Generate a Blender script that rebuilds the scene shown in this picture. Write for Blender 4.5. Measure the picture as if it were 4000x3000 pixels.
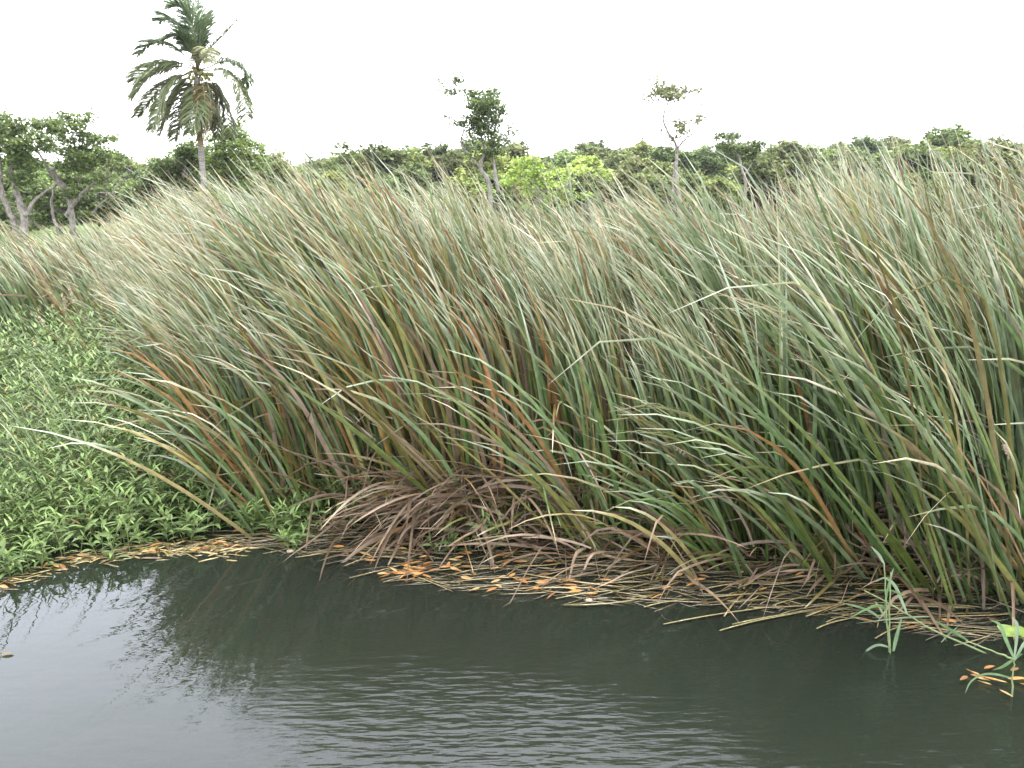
import bpy, math, random
import numpy as np
from mathutils import Vector

R = math.radians
rng = np.random.default_rng(11)
random.seed(11)
scene = bpy.context.scene
for o in list(bpy.data.objects): bpy.data.objects.remove(o)
COL = scene.collection

# ------------------------------------------------------------------ camera
CAM_H, PITCH, LENS = 2.5, 12.0, 30.0
F = 4000 * LENS / 36.0
cd = bpy.data.cameras.new('camera'); cam = bpy.data.objects.new('camera', cd); COL.objects.link(cam)
cam.location = (0, 0, CAM_H); cam.rotation_euler = (R(90 - PITCH), 0, 0)
cd.lens = LENS; cd.sensor_width = 36; cd.clip_start = 0.05; cd.clip_end = 5000
scene.camera = cam

# ------------------------------------------------------------------ sky, sun, exposure
SUN_EL, SUN_AZ = 70.0, 25.0
w = bpy.data.worlds.new('World'); scene.world = w; w.use_nodes = True
nt = w.node_tree; N = nt.nodes; Lk = nt.links; N.clear()
out = N.new('ShaderNodeOutputWorld'); bg = N.new('ShaderNodeBackground'); bg.inputs[1].default_value = 0.1
sky = N.new('ShaderNodeTexSky'); sky.sky_type = 'NISHITA'; sky.sun_disc = False
sky.sun_elevation = R(SUN_EL); sky.sun_rotation = R(SUN_AZ); sky.dust_density = 5.0; sky.air_density = 1.0
mixs = N.new('ShaderNodeMixRGB'); mixs.inputs[0].default_value = 0.88
mixs.inputs[2].default_value = (9.0, 9.05, 9.45, 1)      # closed pale cloud cover
Lk.new(sky.outputs[0], mixs.inputs[1]); Lk.new(mixs.outputs[0], bg.inputs[0]); Lk.new(bg.outputs[0], out.inputs[0])
sd = bpy.data.lights.new('sun', 'SUN'); sd.energy = 1.5; sd.angle = R(25); sd.color = (1, .96, .88)
sun = bpy.data.objects.new('sun', sd); COL.objects.link(sun)
_a, _e = R(SUN_AZ), R(SUN_EL)
sun_dir = Vector((math.sin(_a) * math.cos(_e), math.cos(_a) * math.cos(_e), math.sin(_e)))
sun.rotation_euler = sun_dir.to_track_quat('Z', 'Y').to_euler(); sun.location = (0, 0, 40)
vs = scene.view_settings; vs.view_transform = 'Standard'; vs.look = 'None'; vs.exposure = 2.7; vs.gamma = 1
vs.use_curve_mapping = False
scene.render.engine = 'CYCLES'
scene.cycles.max_bounces = 6; scene.cycles.transparent_max_bounces = 6
scene.render.resolution_x = 1024; scene.render.resolution_y = 768

# ------------------------------------------------------------------ helpers
_cp, _sp = math.cos(R(PITCH)), math.sin(R(PITCH))
def ray(px, py):
    u, v = (px - 2000) / F, -(py - 1500) / F
    return np.array([u, _cp + v * _sp, v * _cp - _sp])
def at(px, py, Y):                       # the point at distance Y that the photograph shows there
    d = ray(px, py); s = Y / d[1]
    return np.array([d[0] * s, Y, CAM_H + d[2] * s])
def gp(px, py, z=0.0):                   # the point at height z
    d = ray(px, py); s = (z - CAM_H) / d[2]
    return np.array([d[0] * s, d[1] * s, z])
def smooth(a, b, x):
    t = np.clip((np.asarray(x, float) - a) / (b - a), 0, 1); return t * t * (3 - 2 * t)

def mk(name, V, Fs, mat, parent=None, col=None, sm=True, loc=None):
    V = np.asarray(V, np.float32)
    if not isinstance(Fs, (list, tuple)): Fs = [Fs]
    Fs = [np.asarray(f, np.int32) for f in Fs if len(f)]
    me = bpy.data.meshes.new(name)
    me.vertices.add(len(V)); me.vertices.foreach_set('co', V.ravel())
    tot = np.concatenate([np.full(len(f), f.shape[1], np.int32) for f in Fs])
    me.loops.add(int(tot.sum())); me.loops.foreach_set('vertex_index', np.concatenate([f.ravel() for f in Fs]))
    me.polygons.add(len(tot))
    st = np.zeros(len(tot), np.int32); st[1:] = np.cumsum(tot)[:-1]
    me.polygons.foreach_set('loop_start', st); me.polygons.foreach_set('loop_total', tot)
    me.polygons.foreach_set('use_smooth', np.full(len(tot), sm, bool))
    if col is not None:
        ca = me.color_attributes.new('Col', 'FLOAT_COLOR', 'POINT')
        c = np.ones((len(V), 4), np.float32); c[:, :3] = col; ca.data.foreach_set('color', c.ravel())
    me.update(calc_edges=True)
    if mat: me.materials.append(mat)
    return link(name, me, parent, loc)
def link(name, me, parent=None, loc=None):
    o = bpy.data.objects.new(name, me); COL.objects.link(o)
    if parent is not None: o.parent = parent
    if loc is not None: o.location = loc
    return o
def tag(o, label, cat, group=None, kind=None):
    o['label'] = label; o['category'] = cat
    if group: o['group'] = group
    if kind: o['kind'] = kind
    return o
def thing(name, label, cat, loc, group=None):
    o = bpy.data.objects.new(name, None); COL.objects.link(o); o.location = [float(v) for v in loc]
    o.empty_display_size = .1
    return tag(o, label, cat, group)
def structure(o): o['kind'] = 'structure'; return o

# blades: B strips at once, V-folded, arching from the vertical towards azimuth az
def blades(base, L, W, az, th0, th1, p=1.6, tw0=0., tw1=0., nseg=9, prof='reed', kink=None, fold=.18):
    base = np.atleast_2d(base); n = len(base)
    f = lambda a: np.broadcast_to(np.asarray(a, float), (n,))[:, None]
    L, W, az, th0, th1, p, tw0, tw1 = map(f, (L, W, az, th0, th1, p, tw0, tw1))
    t = np.linspace(0, 1, nseg + 1)[None, :]
    th = th0 + (th1 - th0) * t ** p
    if kink is not None: th = th + f(kink[1]) * (t > f(kink[0]))
    h = np.stack([np.cos(az), np.sin(az), 0 * az], -1); zz = np.array([0, 0, 1.])
    d = np.sin(th)[..., None] * h + np.cos(th)[..., None] * zz
    c = np.zeros((n, nseg + 1, 3)); c[:, 1:] = np.cumsum((d[:, 1:] + d[:, :-1]) / 2, 1) * (L / nseg)[..., None]
    c += base[:, None, :]
    s0 = np.stack([-np.sin(az), np.cos(az), 0 * az], -1) + 0 * d
    nn = np.cross(d, s0); tw = (tw0 + tw1 * t)[..., None]
    s = np.cos(tw) * s0 + np.sin(tw) * nn; nrm = np.cos(tw) * nn - np.sin(tw) * s0
    if prof == 'reed': wp = np.clip(.7 + t * 1.0, 0, 1) * np.clip((1 - t ** 4.6), .04, 1)
    elif prof == 'lance': wp = np.clip(np.sin(np.pi * np.clip(t, 0, 1) ** .75) ** .8, .04, 1)
    else: wp = np.clip(1.02 - t, .04, 1)
    hw = (W * wp / 2)[..., None]
    V = np.stack([c - s * hw, c - nrm * hw * 2 * fold, c + s * hw], 2).reshape(-1, 3)
    k = np.arange(nseg)
    q = np.concatenate([np.stack([3*k, 3*k+1, 3*k+4, 3*k+3], 1), np.stack([3*k+1, 3*k+2, 3*k+5, 3*k+4], 1)])
    Fq = (q[None] + (np.arange(n) * 3 * (nseg + 1))[:, None, None]).reshape(-1, 4)
    return V, Fq, np.repeat(np.broadcast_to(t, (n, nseg + 1)), 3, axis=1)      # t per vertex, (n, 3(nseg+1))
def ramp(tv, cb, cm, ct, dry, glau_sheen=False):           # base -> middle -> dry tip colours along each blade
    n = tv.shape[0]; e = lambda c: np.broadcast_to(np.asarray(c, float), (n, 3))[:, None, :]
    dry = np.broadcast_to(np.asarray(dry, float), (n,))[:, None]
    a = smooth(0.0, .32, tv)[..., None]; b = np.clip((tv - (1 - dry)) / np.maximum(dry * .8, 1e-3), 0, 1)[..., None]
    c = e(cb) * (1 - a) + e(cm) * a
    if glau_sheen:                                   # upper half of green blades paler: waxy bloom plus painted sky sheen
        gr = (e(cm)[..., 1:2] > e(cm)[..., 0:1] * 1.2) * smooth(.45, .85, tv)[..., None] * rng.uniform(.05, .6, (n, 1, 1))
        c = c * (1 - gr) + np.array((.205, .25, .155)) * gr
    return (c * (1 - b) + e(ct) * b).reshape(-1, 3)
def tube(P, rad, sides=6, cap=True):
    P = np.asarray(P, float); m = len(P); rad = np.broadcast_to(np.asarray(rad, float), (m,))
    T = np.gradient(P, axis=0); T /= np.linalg.norm(T, axis=1)[:, None] + 1e-9
    ref = np.array([0, 1., 0]) if abs(T[0][1]) < .8 else np.array([1., 0, 0])
    V = []
    for i in range(m):
        a = np.cross(T[i], ref); a /= np.linalg.norm(a) + 1e-9; b = np.cross(T[i], a)
        an = np.arange(sides) * 2 * math.pi / sides
        V.append(P[i] + rad[i] * (np.cos(an)[:, None] * a + np.sin(an)[:, None] * b))
    V = np.concatenate(V); q = []
    for i in range(m - 1):
        for j in range(sides):
            q.append((i*sides+j, i*sides+(j+1) % sides, (i+1)*sides+(j+1) % sides, (i+1)*sides+j))
    fs = [np.array(q)]
    if cap: fs += [np.array([list(range(sides))[::-1]]), np.array([[(m-1)*sides+j for j in range(sides)]])]
    return V, fs
def join(parts):                         # [(V, [F..], col?)] -> one
    Vs, F3, F4, Fn, Cs, off = [], [], [], {}, [], 0
    for p in parts:
        V, fs = p[0], p[1]; fs = fs if isinstance(fs, list) else [fs]
        for f in fs: Fn.setdefault(f.shape[1], []).append(f + off)
        Vs.append(V); off += len(V)
        if len(p) > 2: Cs.append(np.broadcast_to(p[2], (len(V), 3)))
    return np.concatenate(Vs), [np.concatenate(v) for v in Fn.values()], (np.concatenate(Cs) if Cs else None)
def curve(P, n):                         # smooth polyline through points
    P = np.asarray(P, float); m = len(P)
    if m < 3: return np.array([P[0] + (P[-1] - P[0]) * t for t in np.linspace(0, 1, n)])
    Q = np.vstack([2*P[0]-P[1], P, 2*P[-1]-P[-2]]); res = []
    for u in np.linspace(0, m - 1 - 1e-6, n):
        i = int(u); t = u - i; a, b, c, d = Q[i], Q[i+1], Q[i+2], Q[i+3]
        res.append(.5 * (2*b + (c-a)*t + (2*a-5*b+4*c-d)*t*t + (3*b-a-3*c+d)*t**3))
    return np.array(res)

# ------------------------------------------------------------------ materials
def material(name):
    m = bpy.data.materials.new(name); m.use_nodes = True; m.node_tree.nodes.clear()
    return m, m.node_tree.nodes, m.node_tree.links
def leaf_mat(name, trans=.3, rough=.45, spec=.4, nscale=9., nvar=.25, objvar=0.):
    m, n, l = material(name)
    at_ = n.new('ShaderNodeAttribute'); at_.attribute_name = 'Col'
    tc = n.new('ShaderNodeTexCoord'); no = n.new('ShaderNodeTexNoise'); no.inputs['Scale'].default_value = nscale; no.inputs['Detail'].default_value = 5
    l.new(tc.outputs['Object'], no.inputs['Vector'])
    mr = n.new('ShaderNodeMapRange'); mr.inputs[1].default_value = .3; mr.inputs[2].default_value = .7
    mr.inputs[3].default_value = 1 - nvar; mr.inputs[4].default_value = 1 + nvar; l.new(no.outputs[0], mr.inputs[0])
    mul = n.new('ShaderNodeVectorMath'); mul.operation = 'SCALE'; l.new(at_.outputs['Color'], mul.inputs[0]); l.new(mr.outputs[0], mul.inputs['Scale'])
    colo = mul.outputs[0]
    if objvar:
        oi = n.new('ShaderNodeObjectInfo'); hs = n.new('ShaderNodeHueSaturation')
        m1 = n.new('ShaderNodeMapRange'); m1.inputs[3].default_value = .5 - .035 * objvar; m1.inputs[4].default_value = .5 + .008 * objvar
        m2 = n.new('ShaderNodeMath'); m2.operation = 'FRACT'; m3 = n.new('ShaderNodeMath'); m3.operation = 'MULTIPLY'; m3.inputs[1].default_value = 7.31
        m4 = n.new('ShaderNodeMapRange'); m4.inputs[3].default_value = 1.2 - .3 * objvar; m4.inputs[4].default_value = 1.2 + .4 * objvar
        l.new(oi.outputs['Random'], m1.inputs[0]); l.new(oi.outputs['Random'], m3.inputs[0]); l.new(m3.outputs[0], m2.inputs[0]); l.new(m2.outputs[0], m4.inputs[0])
        l.new(m1.outputs[0], hs.inputs['Hue']); l.new(m4.outputs[0], hs.inputs['Value']); l.new(colo, hs.inputs['Color']); colo = hs.outputs[0]
    pb = n.new('ShaderNodeBsdfPrincipled'); pb.inputs['Roughness'].default_value = rough; pb.inputs['Specular IOR Level'].default_value = spec
    l.new(colo, pb.inputs['Base Color'])
    tr = n.new('ShaderNodeBsdfTranslucent'); l.new(colo, tr.inputs[0])
    mx = n.new('ShaderNodeMixShader'); mx.inputs[0].default_value = trans
    l.new(pb.outputs[0], mx.inputs[1]); l.new(tr.outputs[0], mx.inputs[2])
    o = n.new('ShaderNodeOutputMaterial'); l.new(mx.outputs[0], o.inputs[0])
    return m
def rough_mat(name, c1, c2, scale, rough=.9, bump=.02, stretch=(1, 1, 1), c3=None):
    m, n, l = material(name)
    tc = n.new('ShaderNodeTexCoord'); mp = n.new('ShaderNodeMapping'); mp.inputs['Scale'].default_value = stretch
    no = n.new('ShaderNodeTexNoise'); no.inputs['Scale'].default_value = scale; no.inputs['Detail'].default_value = 8; no.inputs['Roughness'].default_value = .65
    l.new(tc.outputs['Object'], mp.inputs[0]); l.new(mp.outputs[0], no.inputs['Vector'])
    cr = n.new('ShaderNodeValToRGB'); cr.color_ramp.elements[0].position = .35; cr.color_ramp.elements[1].position = .65
    cr.color_ramp.elements[0].color = (*c1, 1); cr.color_ramp.elements[1].color = (*c2, 1)
    if c3: e = cr.color_ramp.elements.new(.5); e.color = (*c3, 1)
    l.new(no.outputs[0], cr.inputs[0])
    pb = n.new('ShaderNodeBsdfPrincipled'); pb.inputs['Roughness'].default_value = rough; pb.inputs['Specular IOR Level'].default_value = .25
    l.new(cr.outputs[0], pb.inputs['Base Color'])
    bp = n.new('ShaderNodeBump'); bp.inputs['Distance'].default_value = bump; l.new(no.outputs[0], bp.inputs['Height']); l.new(bp.outputs[0], pb.inputs['Normal'])
    o = n.new('ShaderNodeOutputMaterial'); l.new(pb.outputs[0], o.inputs[0])
    return m
M_REED = leaf_mat('reed_leaf', .17, .40, .22, 14, .28)
M_WEED = leaf_mat('weed_leaf', .28, .45, .2, 22, .22)
M_TREE = leaf_mat('tree_leaf', .32, .5, .2, 3, .25)
M_HILL = leaf_mat('hill_leaf', .32, .6, .12, .6, .25, objvar=1.)
M_PALM = leaf_mat('palm_leaf', .25, .4, .5, 5, .2)
M_GRASS = leaf_mat('meadow_grass', .3, .55, .3, .35, .3)
M_FLOAT = leaf_mat('wet_litter', .05, .25, .6, 40, .45)
M_BARK = rough_mat('grey_bark', (.08, .07, .062), (.27, .245, .22), 9, .9, .05, (1, 1, .35))
M_DARKBARK = rough_mat('dark_bark', (.05, .045, .04), (.17, .15, .13), 9, .9, .05, (1, 1, .35))
M_PALMBARK = rough_mat('palm_bark', (.11, .10, .095), (.26, .24, .225), 5, .9, .05, (.4, .4, 3))
M_COCO = rough_mat('coconut_husk', (.075, .085, .022), (.14, .13, .04), 6, .5, .01)
M_SPIKE = rough_mat('seed_fluff', (.13, .10, .065), (.34, .29, .215), 60, 1., .01)
M_MUD = rough_mat('mud', (.018, .016, .010), (.05, .045, .025), 3, .8, .05)
M_TERRAIN = rough_mat('terrain_soil', (.022, .028, .010), (.05, .06, .02), .4, .95, .1)

# ------------------------------------------------------------------ shorelines (world metres)
def line(pts):
    w_ = np.array([gp(*p)[:2] for p in pts]); i = np.argsort(w_[:, 0]); return lambda x: np.interp(x, w_[i, 0], w_[i, 1])
y_mat = line([(-900, 2450), (-300, 2360), (0, 2290), (300, 2195), (560, 2160), (900, 2140), (1250, 2160), (1450, 2195), (1540, 2275), (2000, 2320), (2350, 2350), (2900, 2365), (3300, 2435), (3600, 2470), (4000, 2510), (4600, 2600)])
y_shore = line([(-900, 2380), (-300, 2300), (0, 2230), (300, 2150), (560, 2090), (900, 2045), (1100, 2030), (1300, 2060), (1800, 2090), (2300, 2160), (2700, 2200), (3100, 2220), (3600, 2280), (4000, 2320), (4700, 2370)])
y_reed = line([(-1200, 1400), (-300, 1450), (350, 1500), (620, 1620), (760, 1850), (950, 1970), (1300, 2020), (1800, 2045), (2300, 2095), (2700, 2130), (3100, 2150), (3600, 2215), (4000, 2275), (4700, 2330)])
SK = np.array([(-800, 670), (450, 665), (1100, 625), (1300, 632), (1700, 610), (1900, 605), (2080, 612), (2200, 605), (2300, 575), (2550, 585), (2700, 600), (3050, 595), (3150, 565), (3250, 548), (3350, 562), (3450, 592), (3550, 548), (3700, 565), (3800, 590), (4000, 585), (4800, 575)], float)
def terrain(x, y):
    x = np.asarray(x, float); y = np.asarray(y, float); d = y - y_shore(x)
    z = np.interp(d, [-3, -1.2, -.2, .6, 2, 14, 60], [-1.1, -.8, -.22, .02, .12, .3, .35])
    px = 2000 + F * x / np.maximum(y, 60) * _cp
    el = np.array([math.tan(math.atan((1500 - v) / F) - R(PITCH)) for v in SK[:, 1]])
    ridge = np.interp(px, SK[:, 0], el) * 200 + 2.5 - 9.0
    return z + smooth(70, 200, y) * np.maximum(ridge, .5) * np.where(y > 200, 1 - .3 * smooth(220, 500, y), 1)

# ------------------------------------------------------------------ ground sheet
xs = np.concatenate([np.linspace(-1500, -60, 16), np.linspace(-50, -13, 12), np.linspace(-12, 12, 70), np.linspace(13, 50, 12), np.linspace(60, 1500, 16)])
ys = np.concatenate([np.linspace(-400, -10, 6), np.linspace(-8, 3, 6), np.linspace(3.5, 22, 60), np.linspace(24, 230, 60), np.linspace(260, 2500, 20)])
gx, gy = np.meshgrid(xs, ys); gz = terrain(gx, gy) + np.where((gy < 60) & (gy > 3), rng.normal(0, .015, gx.shape), 0)
V = np.stack([gx, gy, gz], -1).reshape(-1, 3); nx, ny = len(xs), len(ys)
i, j = np.meshgrid(np.arange(nx - 1), np.arange(ny - 1)); a = (j * nx + i).ravel()
structure(mk('ground', V, np.stack([a, a+1, a+nx+1, a+nx], 1), M_TERRAIN))

# water
m, n, l = material('pond_water')
tc = n.new('ShaderNodeTexCoord')
def noise(scale, stretch, rot=0., detail=2., loc=(0, 0, 0)):
    mp = n.new('ShaderNodeMapping'); mp.inputs['Scale'].default_value = stretch; mp.inputs['Rotation'].default_value = (0, 0, rot); mp.inputs['Location'].default_value = loc
    no = n.new('ShaderNodeTexNoise'); no.inputs['Scale'].default_value = scale; no.inputs['Detail'].default_value = detail
    l.new(tc.outputs['Object'], mp.inputs[0]); l.new(mp.outputs[0], no.inputs['Vector']); return no.outputs[0]
def mth(op, a, b=None):
    q = n.new('ShaderNodeMath'); q.operation = op
    for k, v in enumerate((a, b)):
        if v is None: continue
        if isinstance(v, (int, float)): q.inputs[k].default_value = v
        else: l.new(v, q.inputs[k])
    return q.outputs[0]
def mrange(v, a, b, c, d):
    q = n.new('ShaderNodeMapRange'); q.interpolation_type = 'SMOOTHSTEP'; l.new(v, q.inputs[0])
    for k, x in enumerate((a, b, c, d)): q.inputs[k + 1].default_value = x
    return q.outputs[0]
sx = n.new('ShaderNodeSeparateXYZ'); l.new(tc.outputs['Object'], sx.inputs[0])
rip = noise(1.0, (5.0, 20., 1), R(-9), 2.)                       # wind ripples, crests across the pond
gust = noise(.55, (1, 1, 1), 0, 2.0, (3.1, 1.7, 0))
mask_y = mrange(sx.outputs[1], 3.9, 4.9, 1, .04); mask_x = mrange(sx.outputs[0], -1.6, -.3, .08, 1.)
mask_g = mrange(gust, .38, .62, .35, 1.)
amp = mth('MULTIPLY', mth('MULTIPLY', mask_y, mask_x), mask_g)
h1 = mth('MULTIPLY', mth('MULTIPLY', rip, amp), .0115)
h2 = mth('MULTIPLY', noise(1., (7, 11, 1), R(20), 2.), .0011)
h3 = mth('MULTIPLY', noise(1., (1.3, 2.2, 1), 0, 1.), .0022)
hh = mth('ADD', mth('ADD', h1, h2), h3)
bp = n.new('ShaderNodeBump'); bp.inputs['Distance'].default_value = 1.0; bp.inputs['Strength'].default_value = 1.0; l.new(hh, bp.inputs['Height'])
dif = n.new('ShaderNodeBsdfDiffuse'); dif.inputs[0].default_value = (.0115, .0150, .0112, 1)
trn = n.new('ShaderNodeBsdfTransparent'); trn.inputs[0].default_value = (.55, .62, .5, 1)
bm_ = n.new('ShaderNodeMixShader'); bm_.inputs[0].default_value = .42; l.new(dif.outputs[0], bm_.inputs[1]); l.new(trn.outputs[0], bm_.inputs[2])
glo = n.new('ShaderNodeBsdfGlossy'); glo.inputs['Roughness'].default_value = .015; glo.inputs[0].default_value = (.90, .93, 1, 1); l.new(bp.outputs[0], glo.inputs['Normal'])
fr = n.new('ShaderNodeFresnel'); fr.inputs[0].default_value = 1.40; l.new(bp.outputs[0], fr.inputs['Normal'])
mx = n.new('ShaderNodeMixShader'); l.new(fr.outputs[0], mx.inputs[0]); l.new(bm_.outputs[0], mx.inputs[1]); l.new(glo.outputs[0], mx.inputs[2])
o_ = n.new('ShaderNodeOutputMaterial'); l.new(mx.outputs[0], o_.inputs[0]); M_WATER = m
structure(mk('pond_water', [(-90, -60, 0), (90, -60, 0), (90, 16, 0), (-90, 16, 0)], np.array([[0, 1, 2, 3]]), M_WATER))
structure(mk('pond_bed_mud', [(-90, -60, -.82), (90, -60, -.82), (90, 5, -.82), (-90, 5, -.82)], np.array([[0, 1, 2, 3]]), M_MUD))

# ------------------------------------------------------------------ trees
def leafcloud(ell, size, cols, dens=1., clump=.3, up=.5, per=22):
    """ell: rows (cx,cy,cz,rx,ry,rz,n). Small folded leaves gathered in clumps through the volume."""
    Cs = []
    for e in ell:
        c, r, k = np.array(e[:3]), np.array(e[3:6]), int(e[6] * dens)
        ns = max(2, k // per)
        u = rng.normal(size=(ns, 3)); u /= np.linalg.norm(u, axis=1)[:, None]; u *= rng.uniform(.15, 1, (ns, 1)) ** .45
        sub = c + u * r
        pts = sub[rng.integers(0, ns, k)] + rng.normal(size=(k, 3)) * clump * np.array([1, 1, .55])
        Cs.append(pts)
    P = np.concatenate(Cs); k = len(P)
    nrm = rng.normal(size=(k, 3)); nrm[:, 2] = np.abs(nrm[:, 2]) + up; nrm /= np.linalg.norm(nrm, axis=1)[:, None]
    a = np.cross(nrm, rng.normal(size=(k, 3))); a /= np.linalg.norm(a, axis=1)[:, None]; b = np.cross(nrm, a)
    s = size * rng.uniform(.6, 1.35, (k, 1))
    V = np.stack([P - a*s*.5, P + b*s*.33 - nrm*s*.06, P + a*s*.5 - nrm*s*.12, P - b*s*.33 - nrm*s*.06], 1).reshape(-1, 3)
    cols = np.array(cols); cc = cols[rng.integers(0, len(cols), k)] * rng.uniform(.75, 1.25, (k, 1))
    return V, np.arange(4 * k).reshape(-1, 4), np.repeat(cc, 4, axis=0)
def built_tree(name, label, cat, Y, limbs, ell, size, cols, bark=None, depth=1., dens=1., clump=.22, leafpx=1., group=None, base_px=None, fill=1.0, up=.5, grow=1.):
    """limbs: (pixel polyline, radius base, radius tip, depth shift); ell: pixel ellipses (x, y, rx, ry, weight)."""
    bark = bark or M_BARK; sc = Y / F / _cp
    b0 = limbs[0][0][0]; bx = at(b0[0], b0[1], Y)[0]; zb = float(terrain(bx, Y))
    root = thing(name, label, cat, (bx, Y, zb - .05), group); O = np.array([bx, Y, zb - .05])
    tips = []
    for k, (pl, r0, r1, dy) in enumerate(limbs):
        P = [at(px, py, Y + dy * (q / max(1, len(pl) - 1))) for q, (px, py) in enumerate(pl)]
        if k == 0 or P[0][2] < 1.6:
            P = [np.array([P[0][0] + (bx - P[0][0]) * .3, Y, zb - .05])] + P
        P = curve(P, max(8, 4 * len(P))); P[1:-1] += rng.normal(0, .02, (len(P) - 2, 3)); tips.append(P)
        V, f = tube(P - O, np.linspace(r0, r1, len(P)), 8); mk('trunk' if k == 0 else 'limb', V, f, bark, root)
    allp = np.concatenate(tips); E = []; tw = []
    for (x, y, rx, ry, wt) in ell:
        rx, ry = rx * grow, ry * grow
        dy = rng.uniform(-.6, .6) * depth; c = at(x, y, Y + dy); rxm, rym = rx * sc, ry * sc
        nl = 52 * rxm * rym * math.pi / (size * size) * .55 * wt * fill + 14
        E.append((*c, rxm, min(max(rxm, rym), 1.4 * depth), rym, nl))
        q = allp[np.argmin(((allp - c) ** 2).sum(1))]
        for _ in range(3 if rxm > .5 else 1):
            e = c + rng.normal(size=3) * np.array([rxm, rxm * .5, rym]) * .5
            mid = (q + e) / 2 + rng.normal(0, .12, 3); PP = curve([q, mid, e], 7)
            V, f = tube(PP - O, np.linspace(.028, .008, 7), 4, False); tw.append((V, f))
    V, f, _ = join(tw); mk('twigs', V, f, bark, root)['kind'] = 'stuff'
    V, f, c = leafcloud(E, size, cols, dens, clump, up); mk('crown', V - O, f, M_TREE, root, c, sm=False)['kind'] = 'stuff'
    return root
def c3(pts): return [(1600 + x / 1.8433, 250 + y / 1.8433) for x, y in pts]
def e3(ell): return [(1600 + x / 1.8433, 250 + y / 1.8433, a / 1.8433, b / 1.8433, w_) for x, y, a, b, w_ in ell]
def c1(pts): return [(400 + x / 2.074, y / 2.074) for x, y in pts]
def e1(ell): return [(400 + x / 2.074, y / 2.074, a / 2.074, b / 2.074, w_) for x, y, a, b, w_ in ell]
def c2(pts): return [(x / 2.212, 400 + y / 2.212) for x, y in pts]
def e2(ell): return [(x / 2.212, 400 + y / 2.212, a / 2.212, b / 2.212, w_) for x, y, a, b, w_ in ell]
def c4(pts): return [(2800 + x / 1.8433, 450 + y / 1.8433) for x, y in pts]
def e4(ell): return [(2800 + x / 1.8433, 450 + y / 1.8433, a / 1.8433, b / 1.8433, w_) for x, y, a, b, w_ in ell]
G_DARK = [(.068, .098, .034), (.088, .122, .045), (.055, .082, .03)]
G_MID = [(.11, .155, .045), (.13, .175, .052), (.085, .125, .038)]
G_LITE = [(.16, .23, .055), (.185, .255, .065), (.13, .19, .045)]
G_YEL = [(.24, .34, .06), (.28, .38, .08), (.19, .28, .05)]
G_RED = [(.13, .14, .06), (.17, .15, .08), (.10, .13, .05)]

built_tree('slender_tree', 'slender forked tree with dense dark green crown beside the bright lime tree', 'tree', 46,
    [(c3([(580, 900), (510, 740), (540, 640), (510, 500), (490, 300)]), .13, .03, .3), (c3([(640, 930), (615, 760), (590, 640), (560, 450)]), .11, .03, -.4),
     (c3([(505, 745), (420, 650), (370, 560), (390, 470), (330, 410)]), .07, .02, .5), (c3([(590, 640), (680, 560), (720, 480)]), .04, .015, .2), (c3([(490, 300), (440, 200), (340, 180), (320, 130)]), .03, .012, .2), (c3([(540, 640), (600, 560), (630, 400)]), .05, .02, -.3)],
    e3([(545, 400, 85, 110, 1.2), (530, 300, 100, 60, 1.2), (570, 240, 55, 50, 1), (455, 215, 50, 35, .9), (335, 122, 45, 25, .8), (310, 200, 45, 25, .8), (222, 145, 14, 12, .8), (640, 310, 45, 45, .9), (330, 430, 35, 25, .8), (268, 385, 22, 10, .8), (420, 415, 50, 30, .9), (500, 470, 55, 40, .9), (600, 540, 60, 35, .8), (680, 540, 45, 25, .7), (720, 470, 14, 22, .7), (745, 495, 16, 18, .7), (605, 620, 50, 45, 1), (500, 630, 25, 14, .8), (440, 655, 35, 12, .8), (610, 200, 18, 18, .6), (410, 490, 15, 10, .7), (480, 535, 20, 8, .7)]),
    .15, G_DARK + G_MID[:1], depth=.9, clump=.16, fill=.62, grow=1.12)
built_tree('bare_tree', 'thin half bare tree with sparse reddish leaves rising above the reeds', 'tree', 46,
    [(c3([(1945, 1020), (1920, 800), (1920, 600), (1850, 470), (1825, 380), (1865, 260), (1840, 180)]), .12, .012, .3), (c3([(1890, 1000), (1900, 820), (1915, 700)]), .07, .04, .3), (c3([(1925, 605), (2000, 530), (2060, 470), (2090, 370)]), .06, .012, .6), (c3([(1838, 390), (1815, 290), (1780, 240), (1740, 200)]), .03, .008, -.4), (c3([(1890, 600), (1830, 600), (1790, 565)]), .03, .01, .3), (c3([(1860, 450), (1900, 390), (1940, 350)]), .025, .008, .3), (c3([(1865, 270), (1930, 230), (2050, 190)]), .025, .008, .3), (c3([(1915, 640), (1960, 560), (1930, 480)]), .03, .01, -.4)],
    e3([(1830, 175, 60, 35, .5), (1880, 205, 60, 30, .5), (1880, 230, 50, 18, .5), (1990, 205, 50, 20, .4), (2050, 195, 35, 10, .4), (2100, 180, 6, 4, .5), (1750, 210, 22, 8, .4), (1698, 245, 16, 7, .7), (1745, 262, 16, 8, .4), (1975, 420, 38, 22, .5), (1950, 465, 40, 20, .4), (2010, 490, 30, 14, .3), (2085, 370, 16, 16, .8), (2060, 410, 18, 25, .4), (1900, 520, 16, 14, .6), (1795, 478, 10, 8, .4), (1800, 100, 6, 9, .6), (1745, 122, 6, 8, .5), (2065, 285, 12, 6, .4), (1700, 553, 5, 4, .5), (1905, 270, 10, 6, .4)]),
    .15, G_RED + [(.12, .17, .06)], depth=.8, clump=.17, fill=.9, grow=1.35)
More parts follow.
